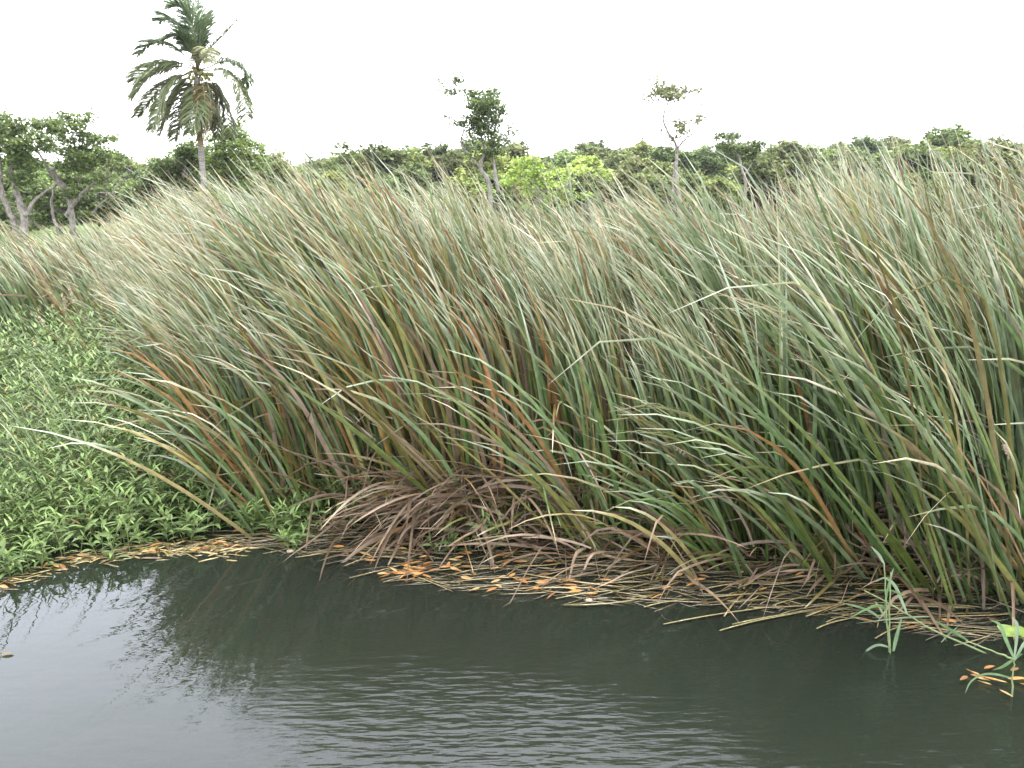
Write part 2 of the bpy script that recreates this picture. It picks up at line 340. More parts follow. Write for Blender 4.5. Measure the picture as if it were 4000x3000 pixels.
built_tree('lime_tree', 'small bright lime green tree glowing among the darker woods', 'tree', 52,
    [(c3([(920, 1000), (920, 900), (918, 780), (900, 690)]), .14, .04, .1), (c3([(920, 930), (1000, 905), (1120, 890)]), .06, .02, -.6), (c3([(920, 880), (840, 870), (770, 860)]), .05, .02, .5), (c3([(920, 960), (820, 940), (760, 960)]), .05, .02, -.4)],
    e3([(800, 700, 45, 35, .8), (900, 700, 65, 35, .9), (860, 745, 70, 30, .8), (770, 780, 65, 25, .8), (900, 790, 75, 40, .9), (740, 840, 75, 30, .8), (690, 850, 35, 20, .6), (840, 850, 90, 30, .8), (980, 790, 60, 35, .8), (1000, 850, 80, 30, .8), (1080, 790, 50, 30, .7), (1130, 830, 70, 25, .7), (1200, 770, 50, 14, .7), (1245, 755, 22, 10, .6), (1060, 885, 90, 30, .8), (900, 900, 60, 30, .7), (1120, 925, 80, 25, .7), (1000, 950, 90, 30, .6), (1220, 940, 60, 30, .7), (850, 950, 55, 35, .7), (1100, 980, 110, 30, .6), (870, 1010, 70, 30, .6), (980, 1030, 80, 30, .6), (1240, 800, 12, 12, .5)]),
    .2, G_YEL, depth=1.3, clump=.2, fill=.4, up=.8)
built_tree('twisted_tree', 'small twisted tree with flat dark crown beside the half bare tree', 'tree', 60,
    [(c4([(205, 560), (200, 450), (165, 320), (140, 240), (110, 170)]), .14, .03, .1), (c4([(200, 430), (240, 370), (280, 280), (290, 220)]), .07, .02, .3), (c4([(160, 300), (90, 250), (50, 230)]), .04, .015, -.4)],
    e4([(125, 150, 50, 20, .9), (70, 165, 40, 18, .8), (40, 225, 35, 25, .8), (100, 230, 50, 25, .8), (180, 250, 50, 25, .7), (270, 250, 55, 35, .8), (300, 210, 35, 25, .8), (330, 200, 20, 12, .6), (240, 320, 60, 40, .8), (110, 300, 60, 35, .7), (20, 160, 20, 30, .8), (10, 220, 25, 20, .7)]),
    .2, G_DARK + G_MID[:1], depth=1.2, clump=.17)
built_tree('vine_tree', 'old tree with pale leaning trunks and broad leafy crown at meadow edge', 'tree', 40,
    [(c2([(215, 1160), (200, 950), (120, 700), (75, 440), (0, 250), (-60, 100)]), .2, .06, .4), (c2([(140, 1120), (90, 960), (20, 800), (0, 560), (-80, 350)]), .17, .06, -.7), (c2([(215, 990), (300, 840), (460, 730)]), .1, .04, .5), (c2([(75, 440), (100, 280), (40, 120)]), .06, .02, .5), (c2([(0, 560), (-120, 420), (-200, 300)]), .08, .03, -.5)],
    e2([(120, 210, 120, 60, .9), (30, 130, 60, 45, .8), (350, 200, 140, 55, .9), (250, 300, 150, 50, .8), (60, 320, 90, 55, .8), (-60, 250, 120, 90, .8), (170, 470, 70, 100, 1), (230, 560, 70, 90, .9), (180, 380, 110, 50, .8), (-60, 450, 90, 100, .7), (210, 680, 70, 60, .7), (120, 640, 60, 30, .6), (-150, 350, 140, 130, .7), (90, 800, 60, 25, .5), (320, 380, 90, 35, .6), (40, 100, 20, 14, .6)]),
    .19, G_DARK + G_MID, depth=1.5, clump=.19, fill=.9)
built_tree('leaning_tree', 'pale leaning tree with bare outer limbs spreading beside the old leafy tree', 'tree', 43,
    [(c2([(620, 1000), (600, 860), (520, 720), (420, 590), (380, 500), (300, 400), (220, 290)]), .17, .03, -.5), (c2([(600, 860), (560, 720), (470, 600), (400, 540), (330, 420), (270, 310)]), .09, .02, .5), (c2([(570, 980), (680, 830), (800, 710), (970, 620)]), .12, .03, -.5), (c2([(440, 590), (520, 550), (650, 510)]), .06, .02, .3), (c2([(800, 960), (900, 850), (1010, 740), (1090, 640), (1140, 590)]), .06, .012, -.4), (c2([(1030, 710), (1020, 670), (1010, 620)]), .02, .008, -.1), (c2([(480, 1060), (450, 900), (470, 740), (510, 700)]), .08, .05, .4), (c2([(780, 610), (850, 580), (900, 540)]), .05, .02, .3), (c2([(510, 500), (440, 420), (350, 360)]), .04, .015, .3), (c2([(690, 740), (660, 650), (620, 580)]), .02, .008, .2), (c2([(920, 750), (910, 620), (930, 540)]), .05, .02, .4)],
    e2([(590, 130, 60, 40, 1), (510, 170, 60, 40, .9), (680, 180, 40, 35, .9), (740, 130, 55, 30, .8), (800, 90, 20, 12, .7), (620, 220, 70, 30, .8), (480, 250, 90, 40, .8), (720, 280, 60, 35, .8), (820, 320, 100, 40, .9), (920, 310, 60, 16, .8), (990, 300, 20, 8, .6), (650, 340, 80, 35, .7), (560, 320, 60, 30, .6), (780, 400, 110, 40, .8), (900, 420, 70, 40, .8), (690, 470, 110, 40, .8), (860, 500, 80, 35, .8), (1000, 470, 55, 18, .7), (1050, 460, 22, 10, .6), (1020, 530, 50, 14, .7), (570, 560, 80, 45, .8), (720, 570, 70, 35, .7), (620, 660, 80, 50, .8), (820, 640, 60, 40, .7), (740, 680, 80, 40, .7), (600, 780, 70, 40, .7), (870, 690, 50, 30, .6), (560, 430, 80, 45, .6), (430, 380, 70, 50, .5), (340, 520, 40, 40, .4)]),
    .18, G_MID + G_DARK[:1], depth=1.5, clump=.19, fill=.85)
built_tree('bushy_tree', 'dense round green tree draped in vines behind the leaning trunks', 'tree', 47,
    [(c2([(520, 1080), (520, 900), (540, 760)]), .16, .08, .1), (c2([(530, 950), (640, 850), (720, 800)]), .08, .03, .4), (c2([(860, 1060), (850, 900), (860, 780)]), .07, .03, -.3)],
    e2([(360, 880, 80, 70, .9), (400, 780, 90, 60, .9), (500, 820, 90, 60, .8), (650, 880, 100, 50, .9), (760, 860, 90, 60, .9), (900, 880, 110, 50, .9), (950, 780, 80, 60, .9), (1050, 800, 90, 50, .9), (380, 1000, 120, 60, .9), (600, 1000, 130, 50, .9), (800, 980, 120, 50, .8), (1000, 930, 120, 50, .8), (300, 730, 60, 50, .8), (700, 740, 70, 40, .7), (1130, 880, 90, 45, .8), (1200, 800, 80, 55, .8), (50, 960, 110, 80, .8), (-80, 900, 120, 110, .8), (30, 1060, 120, 50, .7), (250, 1050, 100, 50, .7)]),
    .2, G_DARK + G_MID[:2], M_DARKBARK, depth=1.6, clump=.2)
built_tree('spreading_tree', 'tall spreading light green tree standing behind the coconut palm', 'tree', 50,
    [(c1([(1060, 1560), (1050, 1400), (1040, 1250), (1060, 1100)]), .16, .04, .3), (c1([(1050, 1400), (950, 1330), (890, 1280)]), .07, .02, .4), (c1([(1045, 1300), (1180, 1210), (1280, 1190)]), .07, .02, -.4), (c1([(1060, 1480), (1180, 1380), (1250, 1340)]), .05, .02, .4)],
    e1([(1060, 1060, 70, 45, .9), (1100, 1010, 40, 18, .7), (1000, 1110, 80, 40, .9), (1120, 1120, 90, 45, .9), (930, 1180, 90, 40, .9), (1080, 1190, 90, 45, .9), (1230, 1190, 80, 35, .9), (1290, 1210, 30, 25, .8), (880, 1270, 60, 40, .8), (1000, 1270, 100, 45, .9), (1150, 1260, 90, 35, .9), (1270, 1270, 45, 20, .7), (930, 1360, 90, 45, .8), (1080, 1360, 100, 45, .8), (1210, 1350, 80, 45, .8), (980, 1450, 110, 50, .8), (1130, 1450, 100, 50, .8), (880, 1110, 50, 30, .6), (700, 1060, 30, 12, .5), (1130, 990, 20, 8, .5), (1140, 1540, 120, 50, .8), (1000, 1550, 110, 50, .8)]),
    .2, G_LITE + G_MID, depth=1.6, clump=.2, up=.8)
built_tree('shrubby_tree', 'rounded dark green tree hung with vines beside the palm trunk', 'tree', 48,
    [(c1([(640, 1600), (650, 1450), (680, 1300)]), .15, .05, .1), (c1([(640, 1500), (540, 1420), (430, 1390), (370, 1370)]), .05, .012, -.5), (c1([(650, 1450), (720, 1360), (750, 1290)]), .06, .02, .3)],
    e1([(700, 1200, 80, 45, 1), (650, 1260, 70, 45, .9), (730, 1280, 60, 50, .9), (620, 1330, 90, 50, .9), (700, 1380, 90, 55, .9), (500, 1340, 90, 40, .9), (430, 1360, 50, 40, .9), (520, 1420, 110, 50, .9), (420, 1450, 80, 60, .9), (600, 1490, 110, 60, .9), (720, 1480, 80, 60, .9), (340, 1500, 80, 60, .9), (470, 1540, 110, 60, .9), (270, 1560, 80, 50, .8), (620, 1590, 120, 50, .8), (560, 1290, 60, 25, .7)]),
    .2, G_DARK + G_DARK + G_MID, M_DARKBARK, depth=1.6, clump=.2)
built_tree('thorny_tree', 'olive green wispy tree at the end of the row behind the palm', 'tree', 56,
    [(c1([(1390, 1560), (1380, 1420), (1400, 1300)]), .12, .03, .1), (c1([(1385, 1440), (1330, 1370), (1310, 1330)]), .04, .012, .3)],
    e1([(1400, 1260, 55, 30, .7), (1360, 1320, 70, 40, .8), (1440, 1330, 60, 45, .8), (1320, 1400, 70, 45, .8), (1420, 1420, 80, 50, .8), (1370, 1500, 100, 55, .8), (1480, 1480, 70, 50, .8), (1420, 1235, 40, 10, .5), (1290, 1480, 60, 50, .7), (1530, 1400, 60, 45, .7)]),
    .2, G_MID + G_RED[:1], depth=1.4, clump=.18)

# ---- coconut palm
PY = 41.0; PO = at(785, 720, PY); PO[2] = float(terrain(PO[0], PY)) - .05
palm = thing('coconut_palm', 'tall coconut palm with ragged windblown fronds and ripening coconuts', 'palm tree', PO)
P = curve([PO, at(805, 830, PY), at(783, 560, PY), at(771, 300, PY)], 26)
V, f = tube(P - PO, np.interp(np.linspace(0, 1, 26), [0, .15, .5, 1], [.24, .17, .135, .12]) + rng.normal(0, .006, 26), 12); mk('trunk', V, f, M_PALMBARK, palm)
CR = at(771, 275, PY)
FR = [ # rachis in the crop's pixels, depth of the tip (m, towards the far side), leaflet length, colour key, droop
 ([(768, 480), (775, 330), (768, 170), (735, 5)], .3, .95, 'g', .15), ([(762, 470), (755, 330), (720, 190), (640, 60), (570, 55)], -.6, .85, 'g', .2), ([(755, 470), (735, 350), (670, 240), (560, 150), (465, 175)], .5, .8, 'g', .3),
 ([(750, 480), (700, 380), (620, 290), (500, 320)], -.9, .6, 'g', .5), ([(780, 480), (790, 380), (805, 260), (825, 160)], .8, .45, 'g', .3), ([(800, 490), (870, 395), (980, 285), (1112, 143)], .4, .22, 'p', .7),
 ([(720, 510), (600, 390), (480, 345), (380, 350), (292, 440)], .3, .6, 'g', .6), ([(715, 530), (600, 510), (430, 530), (320, 590), (262, 660)], 1., .75, 'o', .8), ([(705, 545), (560, 545), (380, 620), (250, 790)], -.6, .8, 'o', .9),
 ([(710, 590), (560, 660), (400, 790), (282, 945)], .8, .65, 'o', .8), ([(715, 575), (610, 640), (520, 760), (460, 900), (408, 1050)], -1.4, .75, 'o', .9), ([(720, 590), (650, 690), (560, 860), (470, 1085)], -.4, .7, 'd', .8),
 ([(735, 610), (690, 740), (640, 920), (588, 1130)], .5, .75, 'd', .9), ([(765, 620), (770, 780), (760, 930), (715, 1075)], -1.2, .7, 'o', .8), ([(790, 630), (825, 750), (825, 950), (795, 1165)], -.9, .55, 'y', 1.), ([(830, 630), (880, 760), (910, 920), (935, 1110)], .2, .65, 'd', .9),
 ([(850, 620), (930, 720), (1000, 870), (1040, 1110)], .6, .65, 'd', .9), ([(850, 570), (980, 570), (1090, 660), (1150, 800), (1165, 940)], -.4, .75, 'o', .9), ([(860, 545), (980, 500), (1100, 520), (1170, 600), (1162, 690)], .5, .65, 'g', .9),
 ([(765, 560), (790, 480), (840, 405), (875, 420), (872, 510)], -1.6, .5, 'p', .9), ([(800, 620), (850, 720), (880, 900), (880, 1060)], 1.2, .6, 'y', .9), ([(750, 620), (735, 760), (700, 900), (670, 1020)], 1.2, .6, 'd', .9)]
FC = {'g': (.085, .128, .06), 'o': (.105, .132, .052), 'd': (.085, .105, .042), 'y': (.14, .11, .035), 'p': (.16, .17, .08)}
for pl, dy, ll, ck, dr in FR:
    q = c1(pl); m_ = len(q); P = np.array([at(x, y, PY + dy * k / (m_ - 1)) for k, (x, y) in enumerate(q)])
    P = curve(P, 30); P = np.vstack([CR + (P[0] - CR) * .2, P]); parts = []; fc = np.array(FC[ck])
    mrib = tube(P, np.linspace(.035, .008, len(P)), 5)
    T = np.gradient(P, axis=0); T /= np.linalg.norm(T, axis=1)[:, None]
    nl = 230
    ll = ll * 1.4
    for k in range(nl):
        u = .16 + .83 * (k // 2) / (nl / 2 - 1) ; s_ = 1 if k % 2 else -1
        x = u * (len(P) - 1); i_ = min(int(x), len(P) - 2); c = P[i_] + (P[i_ + 1] - P[i_]) * (x - i_); t_ = T[i_]
        sd_ = np.cross(t_, (0, 0, 1)); sd_ /= np.linalg.norm(sd_) + 1e-6
        upv = np.cross(sd_, t_)
        if rng.random() < .06: continue
        d1 = t_ * rng.uniform(.35, .6) + sd_ * s_ * rng.uniform(.5, .95) + upv * .15 + np.array([-.24, .1, 0]) + rng.normal(0, .07, 3)
        d1 /= np.linalg.norm(d1); L_ = ll * (math.sin(math.pi * (.12 + .8 * u)) ** .6) * rng.uniform(.8, 1.1)
        g = np.array([-.15, 0, -1.]) * dr
        p1 = c + d1 * L_ * .4; d2 = d1 + g * .6; d2 /= np.linalg.norm(d2); p2 = p1 + d2 * L_ * .35; d3 = d2 + g * .8; d3 /= np.linalg.norm(d3); p3 = p2 + d3 * L_ * .3
        wv = np.cross(d1, (rng.normal(), rng.normal(), rng.normal())); wv /= np.linalg.norm(wv); hw = .027
        V = np.array([c - wv*hw*.5, c + wv*hw*.5, p1 - wv*hw, p1 + wv*hw, p2 - wv*hw*.8, p2 + wv*hw*.8, p3])
        cl = fc * rng.uniform(.75, 1.3) * np.ones((7, 1)); cl[6] = cl[6] * .6 + np.array((.2, .17, .09)) * .4
        parts.append((V, [np.array([(0, 1, 3, 2), (2, 3, 5, 4)]), np.array([(4, 5, 6)])], cl))
    V, f, c = join(parts); fo = mk('frond', V - PO, f, M_PALM, palm, c, sm=False); mk('midrib', mrib[0] - PO, mrib[1], M_PALM, fo, np.array((.17, .17, .08)))
def blob(r, sx_=1, sz_=1, n_=10, m_=7, jit=0.):
    th = np.linspace(0, math.pi, m_); ph = np.arange(n_) * 2 * math.pi / n_
    V = np.array([(r*sx_*math.sin(a)*math.cos(b), r*sx_*math.sin(a)*math.sin(b), r*sz_*math.cos(a)) for a in th for b in ph])
    V += rng.normal(0, jit, V.shape) if jit else 0
    q = [(i*n_+j, i*n_+(j+1) % n_, (i+1)*n_+(j+1) % n_, (i+1)*n_+j) for i in range(m_-1) for j in range(n_)]
    return V, [np.array(q)[:, ::-1]]
for x, y in [(708, 600), (735, 632), (720, 655), (755, 580), (775, 595), (793, 600), (808, 588), (830, 602), (835, 630), (852, 600), (872, 602), (890, 606), (805, 640), (862, 640), (745, 575), (700, 630)]:
    q = c1([(x, y)])[0]; c = at(q[0], q[1], PY - .25 - rng.random() * .2)
    V, f = blob(.085, 1, 1.2); mk('coconut', V, f, M_COCO, palm, loc=Vector(c - PO))
parts = []
for k in range(70):                      # dry flower stalks and fibre round the heart
    a_ = rng.uniform(0, 2 * math.pi); e_ = rng.uniform(-.5, 1.1); L_ = rng.uniform(.3, .62)
    d_ = np.array([math.cos(a_) * math.cos(e_), math.sin(a_) * math.cos(e_), math.sin(e_)]); s_ = np.cross(d_, (0, 0, 1)); s_ /= np.linalg.norm(s_)
    c = CR + np.array([0, 0, -.12]); parts.append((np.array([c - s_*.03, c + s_*.03, c + d_*L_*.6 + s_*.03, c + d_*L_*.6 - s_*.03, c + d_*L_]), [np.array([(0, 1, 2, 3)]), np.array([(3, 2, 4)])], np.array((.13, .09, .06)) * rng.uniform(.6, 1.5)))
V, f, c = join(parts); mk('flower_stalks', V - PO, f, M_PALM, palm, c, sm=False)

# ---- wooded hill: individual trees sharing a few crowns
def proto_tree(h, r, cols, nl, size, lobes):
    E = []
    for _ in range(lobes):
        a_ = rng.uniform(0, 2*math.pi); rr = r * rng.uniform(.15, .68); z = h * rng.uniform(.45, .86) - .12 * rr
        k = r * rng.uniform(.32, .5); E.append((rr*math.cos(a_), rr*math.sin(a_), z, k, k, k * rng.uniform(.45, .7), nl / lobes))
    E.append((0, 0, h * .86, r * .4, r * .4, h * .12, nl / lobes))
    cr = leafcloud(E, size, cols, 1., r * .07, .9, 16)
    tr = tube(curve([(0, 0, -.4), (.08 * r, 0, h * .3), (0, .05 * r, h * .7)], 6), np.linspace(.035 * h, .012 * h, 6), 6)
    return cr, tr
PROTO = []
for k, (cols, nm) in enumerate([(G_DARK, 'dark green'), (G_MID, 'mid green'), (G_DARK + G_MID, 'olive green'), (G_MID + G_LITE[:1], 'fresh green'), (G_DARK[:2] + G_RED[:1], 'brownish green'), (G_LITE, 'light green')]):
    h = [8, 7.5, 8.5, 7, 7.5, 6.5][k]; r = [3.8, 3.6, 3.2, 3.5, 3.3, 3.0][k]
    cr, tr = proto_tree(h, r, cols, 6500, .42, 13 + k % 3)
    a_ = mk('crown', cr[0], cr[1], M_HILL, None, cr[2], sm=False); b_ = mk('trunk', tr[0], tr[1], M_DARKBARK)
    PROTO.append((a_.data, b_.data, nm, h)); bpy.data.objects.remove(a_); bpy.data.objects.remove(b_)
def plant_tree(name, k, x, y, s, label, group, sz=1.):
    cr, tr, nm, h = PROTO[k]; t_ = thing(name, label % nm, 'tree', (x, y, float(terrain(x, y)) - .1), group)
    t_.rotation_euler = (0, 0, rng.uniform(0, 6.28)); t_.scale = (s, s, s * sz)
    link('crown', cr, t_)['kind'] = 'stuff'; link('trunk', tr, t_)
cnt = 0
for Y, n_ in [(96, 32), (110, 33), (124, 35), (138, 37), (152, 38), (166, 39), (182, 41), (197, 45)]:
    for q in range(n_):
        px = -150 + 4300 * (q + rng.uniform(.1, .9)) / n_; y = Y + rng.uniform(-6, 6); x = (px - 2000) / F * y / _cp
        plant_tree('hill_tree', int(rng.choice(6, p=[.24, .22, .2, .16, .1, .08])), x, y, rng.uniform(.85, 1.25), '%s broad crowned tree in the woods covering the low hill', 'trees of the hillside wood', rng.uniform(.8, 1.05))
for q in range(72):                      # thicket at the foot of the hill
    px = 60 + 4100 * (q + rng.uniform(.1, .9)) / 72; y = rng.uniform(62, 88); x = (px - 2000) / F * y / _cp
    s = rng.uniform(.45, .72) * (1.1 if px > 2900 else 1)
    plant_tree('thicket_tree', int(rng.choice([0, 1, 2, 3, 4, 5], p=[.2, .2, .2, .15, .2, .05])), x, y, s, '%s low tree in the thicket at the foot of the hill', 'low trees of the thicket', rng.uniform(.8, 1.1))

# ------------------------------------------------------------------ meadow grass behind the reeds
n_ = 60000
y = 13 + 52 * rng.random(n_) ** 1.5; x = (rng.uniform(-300, 4300, n_) - 2000) / F * y
keep = (y - y_reed(x) > np.interp(x / y, [-.6, -.42, -.28], [2.6, 3.4, 4.5])) ; x, y = x[keep], y[keep]; n_ = len(x)
V, f, tv = blades(np.stack([x, y, terrain(x, y)], 1), rng.uniform(.55, 1.05, n_), np.interp(y, [14, 60], [.016, .07]), math.pi + rng.normal(0, .7, n_), rng.normal(.15, .12, n_), rng.uniform(.6, 1.5, n_), 1.6, rng.uniform(0, 3.1, n_), 0., 3, 'taper')
gc = np.array([(.15, .21, .08), (.19, .24, .10), (.12, .19, .06), (.23, .24, .12)])[rng.integers(0, 4, n_)] * rng.uniform(.8, 1.2, (n_, 1))
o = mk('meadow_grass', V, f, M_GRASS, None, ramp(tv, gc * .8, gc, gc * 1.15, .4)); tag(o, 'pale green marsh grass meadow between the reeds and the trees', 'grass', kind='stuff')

# ------------------------------------------------------------------ cattail reeds
BG = np.array([(.09, .145, .045), (.105, .162, .066), (.076, .132, .03), (.125, .17, .082), (.092, .122, .026)])   # green blades
BY = np.array([(.16, .16, .05), (.20, .17, .062), (.14, .125, .032), (.225, .185, .08)])                          # yellowing
BO = np.array([(.26, .145, .055), (.22, .115, .045), (.20, .13, .035)])                                             # orange
BD = np.array([(.17, .118, .078), (.205, .148, .098), (.115, .076, .048), (.25, .19, .135)])                        # dead
TT = np.array([(.34, .30, .20), (.38, .36, .28), (.27, .22, .13), (.27, .30, .21), (.28, .32, .25)])                            # dry tips
def reed_cols(n, mixp):
    k = rng.choice(4, n, p=mixp); cm = np.zeros((n, 3)); ct = TT[rng.integers(0, 5, n)] * rng.uniform(.8, 1.2, (n, 1))
    for j_, tab in enumerate((BG, BY, BO, BD)):
        s = k == j_; cm[s] = tab[rng.integers(0, len(tab), s.sum())]
    cm *= rng.uniform(.38, .88, (n, 1)); ct *= rng.uniform(.85, 1.25, (n, 1)); cb = cm * .55 + np.array((.022, .04, .010)) * .45  # darker bases: sheath tone plus shade near the ground put into the colour
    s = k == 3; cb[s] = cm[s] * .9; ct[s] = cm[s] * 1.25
    return cb, cm, ct, k
def rheight(x, y):                       # height of the stand (m)
    u = x / y; d = y - y_reed(x); tuss = .09 * np.sin(2.1 * x + 1.3 * y) + .06 * np.sin(4.7 * x - 2.2 * y + 1)
    h = np.interp(u, [-.75, -.58, -.42, -.3, -.12, .0, .08, .25, .45, .6, .8], [1.5, 1.68, 1.95, 2.27, 2.42, 2.28, 2.13, 2.22, 2.4, 2.6, 2.66])
    return h * (1 + tuss) * np.interp(d, [0, .5, 1.3], [.76, .87, .97])
def mixfor(u):                           # left is drier
    return [.50, .33, .06, .11] if u < -.25 else ([.66, .22, .05, .07] if u < .2 else [.78, .15, .03, .04])

# the mass of the stand
def reed_mass(n, d0, d1, hmul=1.0):
    xs_ = []; ys_ = []; m_ = n * 3
    d = d0 + (d1 - d0) * rng.random(m_) ** 1.25; x = rng.uniform(-11, 9.5, m_); y = y_reed(x) + d
    gap = np.sin(x * 2.3 + y * 1.1) + np.sin(x * 1.1 - y * 1.9 + 2) + rng.normal(0, .8, m_)
    keep = (np.abs(x) < .66 * y + 1.2) & (gap > -1.3) & (d < np.interp(x / y, [-.6, -.42, -.28], [3.6, 4.6, 9.9])); x, y = x[keep][:n], y[keep][:n]
    return x, y
def reed_blades(x, y, front=False):
    n = len(x); u = x / y; H = rheight(x, y)
    L = H * 1.1 * np.clip(rng.normal(1, .085, n), .55, 1.22)
    gust = .14 * np.sin(x * 1.7 + .6 * y) + .08 * np.sin(x * 4.1 - y)
    cell = ((np.floor(x / .3 + .4 * np.sin(3 * y)) * 73 + np.floor(y / .34) * 131) % 997).astype(int); tab = np.random.default_rng(5).normal(size=(997, 3))[cell]
    th0 = .09 + .09 * tab[:, 0] + rng.normal(0, .055, n) + gust * .7 + np.interp(u, [-.5, .1, .6], [.1, .0, .05])
    th1 = .80 + .17 * tab[:, 1] + rng.normal(0, .16, n) + gust + np.interp(u, [-.5, 0, .6], [.15, .05, -.05])
    th1 = np.where(rng.random(n) < .07, th1 + rng.uniform(.3, .8, n), th1)
    az = math.pi + .12 + .2 * tab[:, 2] + rng.normal(0, .13, n)
    return L, th0, th1, az
parts = []
for n_, d0, d1 in ((5400, .0, 2.2), (5200, 1.2, 4.4), (2500, 4, 9.5)):
    x, y = reed_mass(n_, d0, d1); n_ = len(x); L, th0, th1, az = reed_blades(x, y)
    cb, cm, ct, k = reed_cols(n_, [.76, .16, .04, .04]); s = rng.random(n_) < np.interp(x / y, [-.5, -.3, -.05, .12, .5], [.2, .38, .34, .12, .08]) * (1. if d0 == 0 else .45); c2_ = reed_cols(n_, [0, .64, .24, .12]); cb[s], cm[s] = c2_[0][s], c2_[1][s]
    V, f, tv = blades(np.stack([x, y, terrain(x, y) - .05], 1), L, rng.uniform(.02, .04, n_), az, th0, th1, rng.uniform(2.4, 5.5, n_), rng.normal(1.45, .55, n_), rng.normal(0, .8, n_), 9, kink=(rng.uniform(.45, .9, n_), np.where(rng.random(n_) < .025, rng.uniform(.5, 1.5, n_), 0)))
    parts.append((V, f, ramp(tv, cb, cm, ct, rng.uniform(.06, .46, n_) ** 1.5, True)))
# broken dead leaves lodged low in the stand
n_ = 3600; x, y = reed_mass(n_, -.05, 2.0); ok = x / y > -.36; x, y = x[ok], y[ok]; n_ = len(x); cb, cm, ct, k = reed_cols(n_, [.05, .1, .12, .73]); cb, cm, ct = cb * .75, cm * .75, ct * .75  # wet brown litter, with shade low in the stand multiplied into its colours
V, f, tv = blades(np.stack([x, y, terrain(x, y) + rng.uniform(0, .95, n_) ** 1.4], 1), rng.uniform(.4, 1.3, n_), rng.uniform(.012, .024, n_), rng.uniform(0, 6.28, n_), rng.uniform(.3, 1.4, n_), rng.uniform(1., 2., n_), 1., rng.uniform(0, 3, n_), rng.normal(0, .8, n_), 7, kink=(rng.uniform(.3, .8, n_), np.where(rng.random(n_) < .6, rng.uniform(.3, 1.5, n_), 0)))
parts.append((V, f, ramp(tv, cb, cm, ct, .3)))
V, f, c = join(parts); o = mk('cattail_stand', V, f, M_REED, None, c)
tag(o, 'dense mass of windblown cattail leaves filling the stand behind the front plants', 'reeds', kind='stuff')

def cattail(x, y, nleaf, label, group, L, th0, th1, az=math.pi, mixp=(.66, .22, .05, .07), z=None, W=(.017, .033), azs=.3, spread=.06, p=(1.9, 4.4), dry=(.04, .24), name='cattail', lens=.14, ths=.1, th1s=.24):
    z = float(terrain(x, y)) - .05 if z is None else z
    root = thing(name, label, 'reed', (x, y, z), group)
    bs = np.stack([rng.normal(0, spread, nleaf), rng.normal(0, spread, nleaf), np.zeros(nleaf)], 1)
    cb, cm, ct, k = reed_cols(nleaf, mixp); LL = L * np.clip(rng.normal(1, lens, nleaf), .45, 1.25)
    V, f, tv = blades(bs, LL, rng.uniform(*W, nleaf), az + rng.normal(0, azs, nleaf), np.minimum(rng.normal(th0, ths, nleaf), .74), rng.normal(th1, th1s, nleaf), rng.uniform(*p, nleaf), rng.normal(1.45, .5, nleaf), rng.normal(0, .8, nleaf), 9, kink=(rng.uniform(.6, .92, nleaf), np.where(rng.random(nleaf) < .02, rng.uniform(.4, 1.1, nleaf), 0)))
    c = ramp(tv, cb, cm, ct, rng.uniform(*dry, nleaf), True); nv, nf = 30, 18
    for q in range(nleaf):
        mk('leaf', V[q*nv:(q+1)*nv], f[q*nf:(q+1)*nf] - q*nv, M_REED, root, c[q*nv:(q+1)*nv])
    return root
LB = [('over the leafy weed bed', 'above the weed bed'), ('behind the collapsed brown clump', 'behind the collapsed clump'), ('above the floating stalks', 'above the floating stalks')]
LOOK = [('blue green', (.9, .09, 0, .01)), ('golden yellowing', (.3, .62, .05, .03)), ('rusty half dead', (.32, .30, .14, .24))]
nfront = 0
for q in range(700):
    if nfront >= 235: break
    x = rng.uniform(-5.6, 4.2); y = float(y_reed(x)) + rng.random() ** 1.4 * 1.1
    if abs(x) > .64 * y + .4 or (-1.5 < x < .1 and y - float(y_reed(x)) < .35): continue
    u = x / y; px = 2000 + F * u * .95; k = 0 if px < 1050 else (1 if px < 2300 else 2)
    g = .16 * math.sin(x * 1.7 + .6 * y) + .1 * math.sin(x * 4.1 - y)
    dr = rng.random() < .28; lk = int(rng.choice(3, p=[.42, .38, .20] if k == 0 else ([.44, .34, .22] if k == 1 else [.82, .14, .04])))
    lab = '%s cattail %s %s' % (LOOK[lk][0], 'bowed low' if dr else 'leaning windblown', LB[k][0]); grp = '%s %s cattails %s' % ('bowed' if dr else 'leaning', LOOK[lk][0], LB[k][1])
    cattail(x, y, int(rng.integers(7, 11)), lab, grp, L=float(rheight(x, y)) * (1.08 if not dr else rng.uniform(.7, .95)), th0=.11 + g * .7 + (.2 if dr else 0), th1=.8 + g + (.5 if dr else 0), az=math.pi + .15 + rng.normal(0, .16), azs=.16, ths=.06, th1s=.16, mixp=LOOK[lk][1])
    nfront += 1
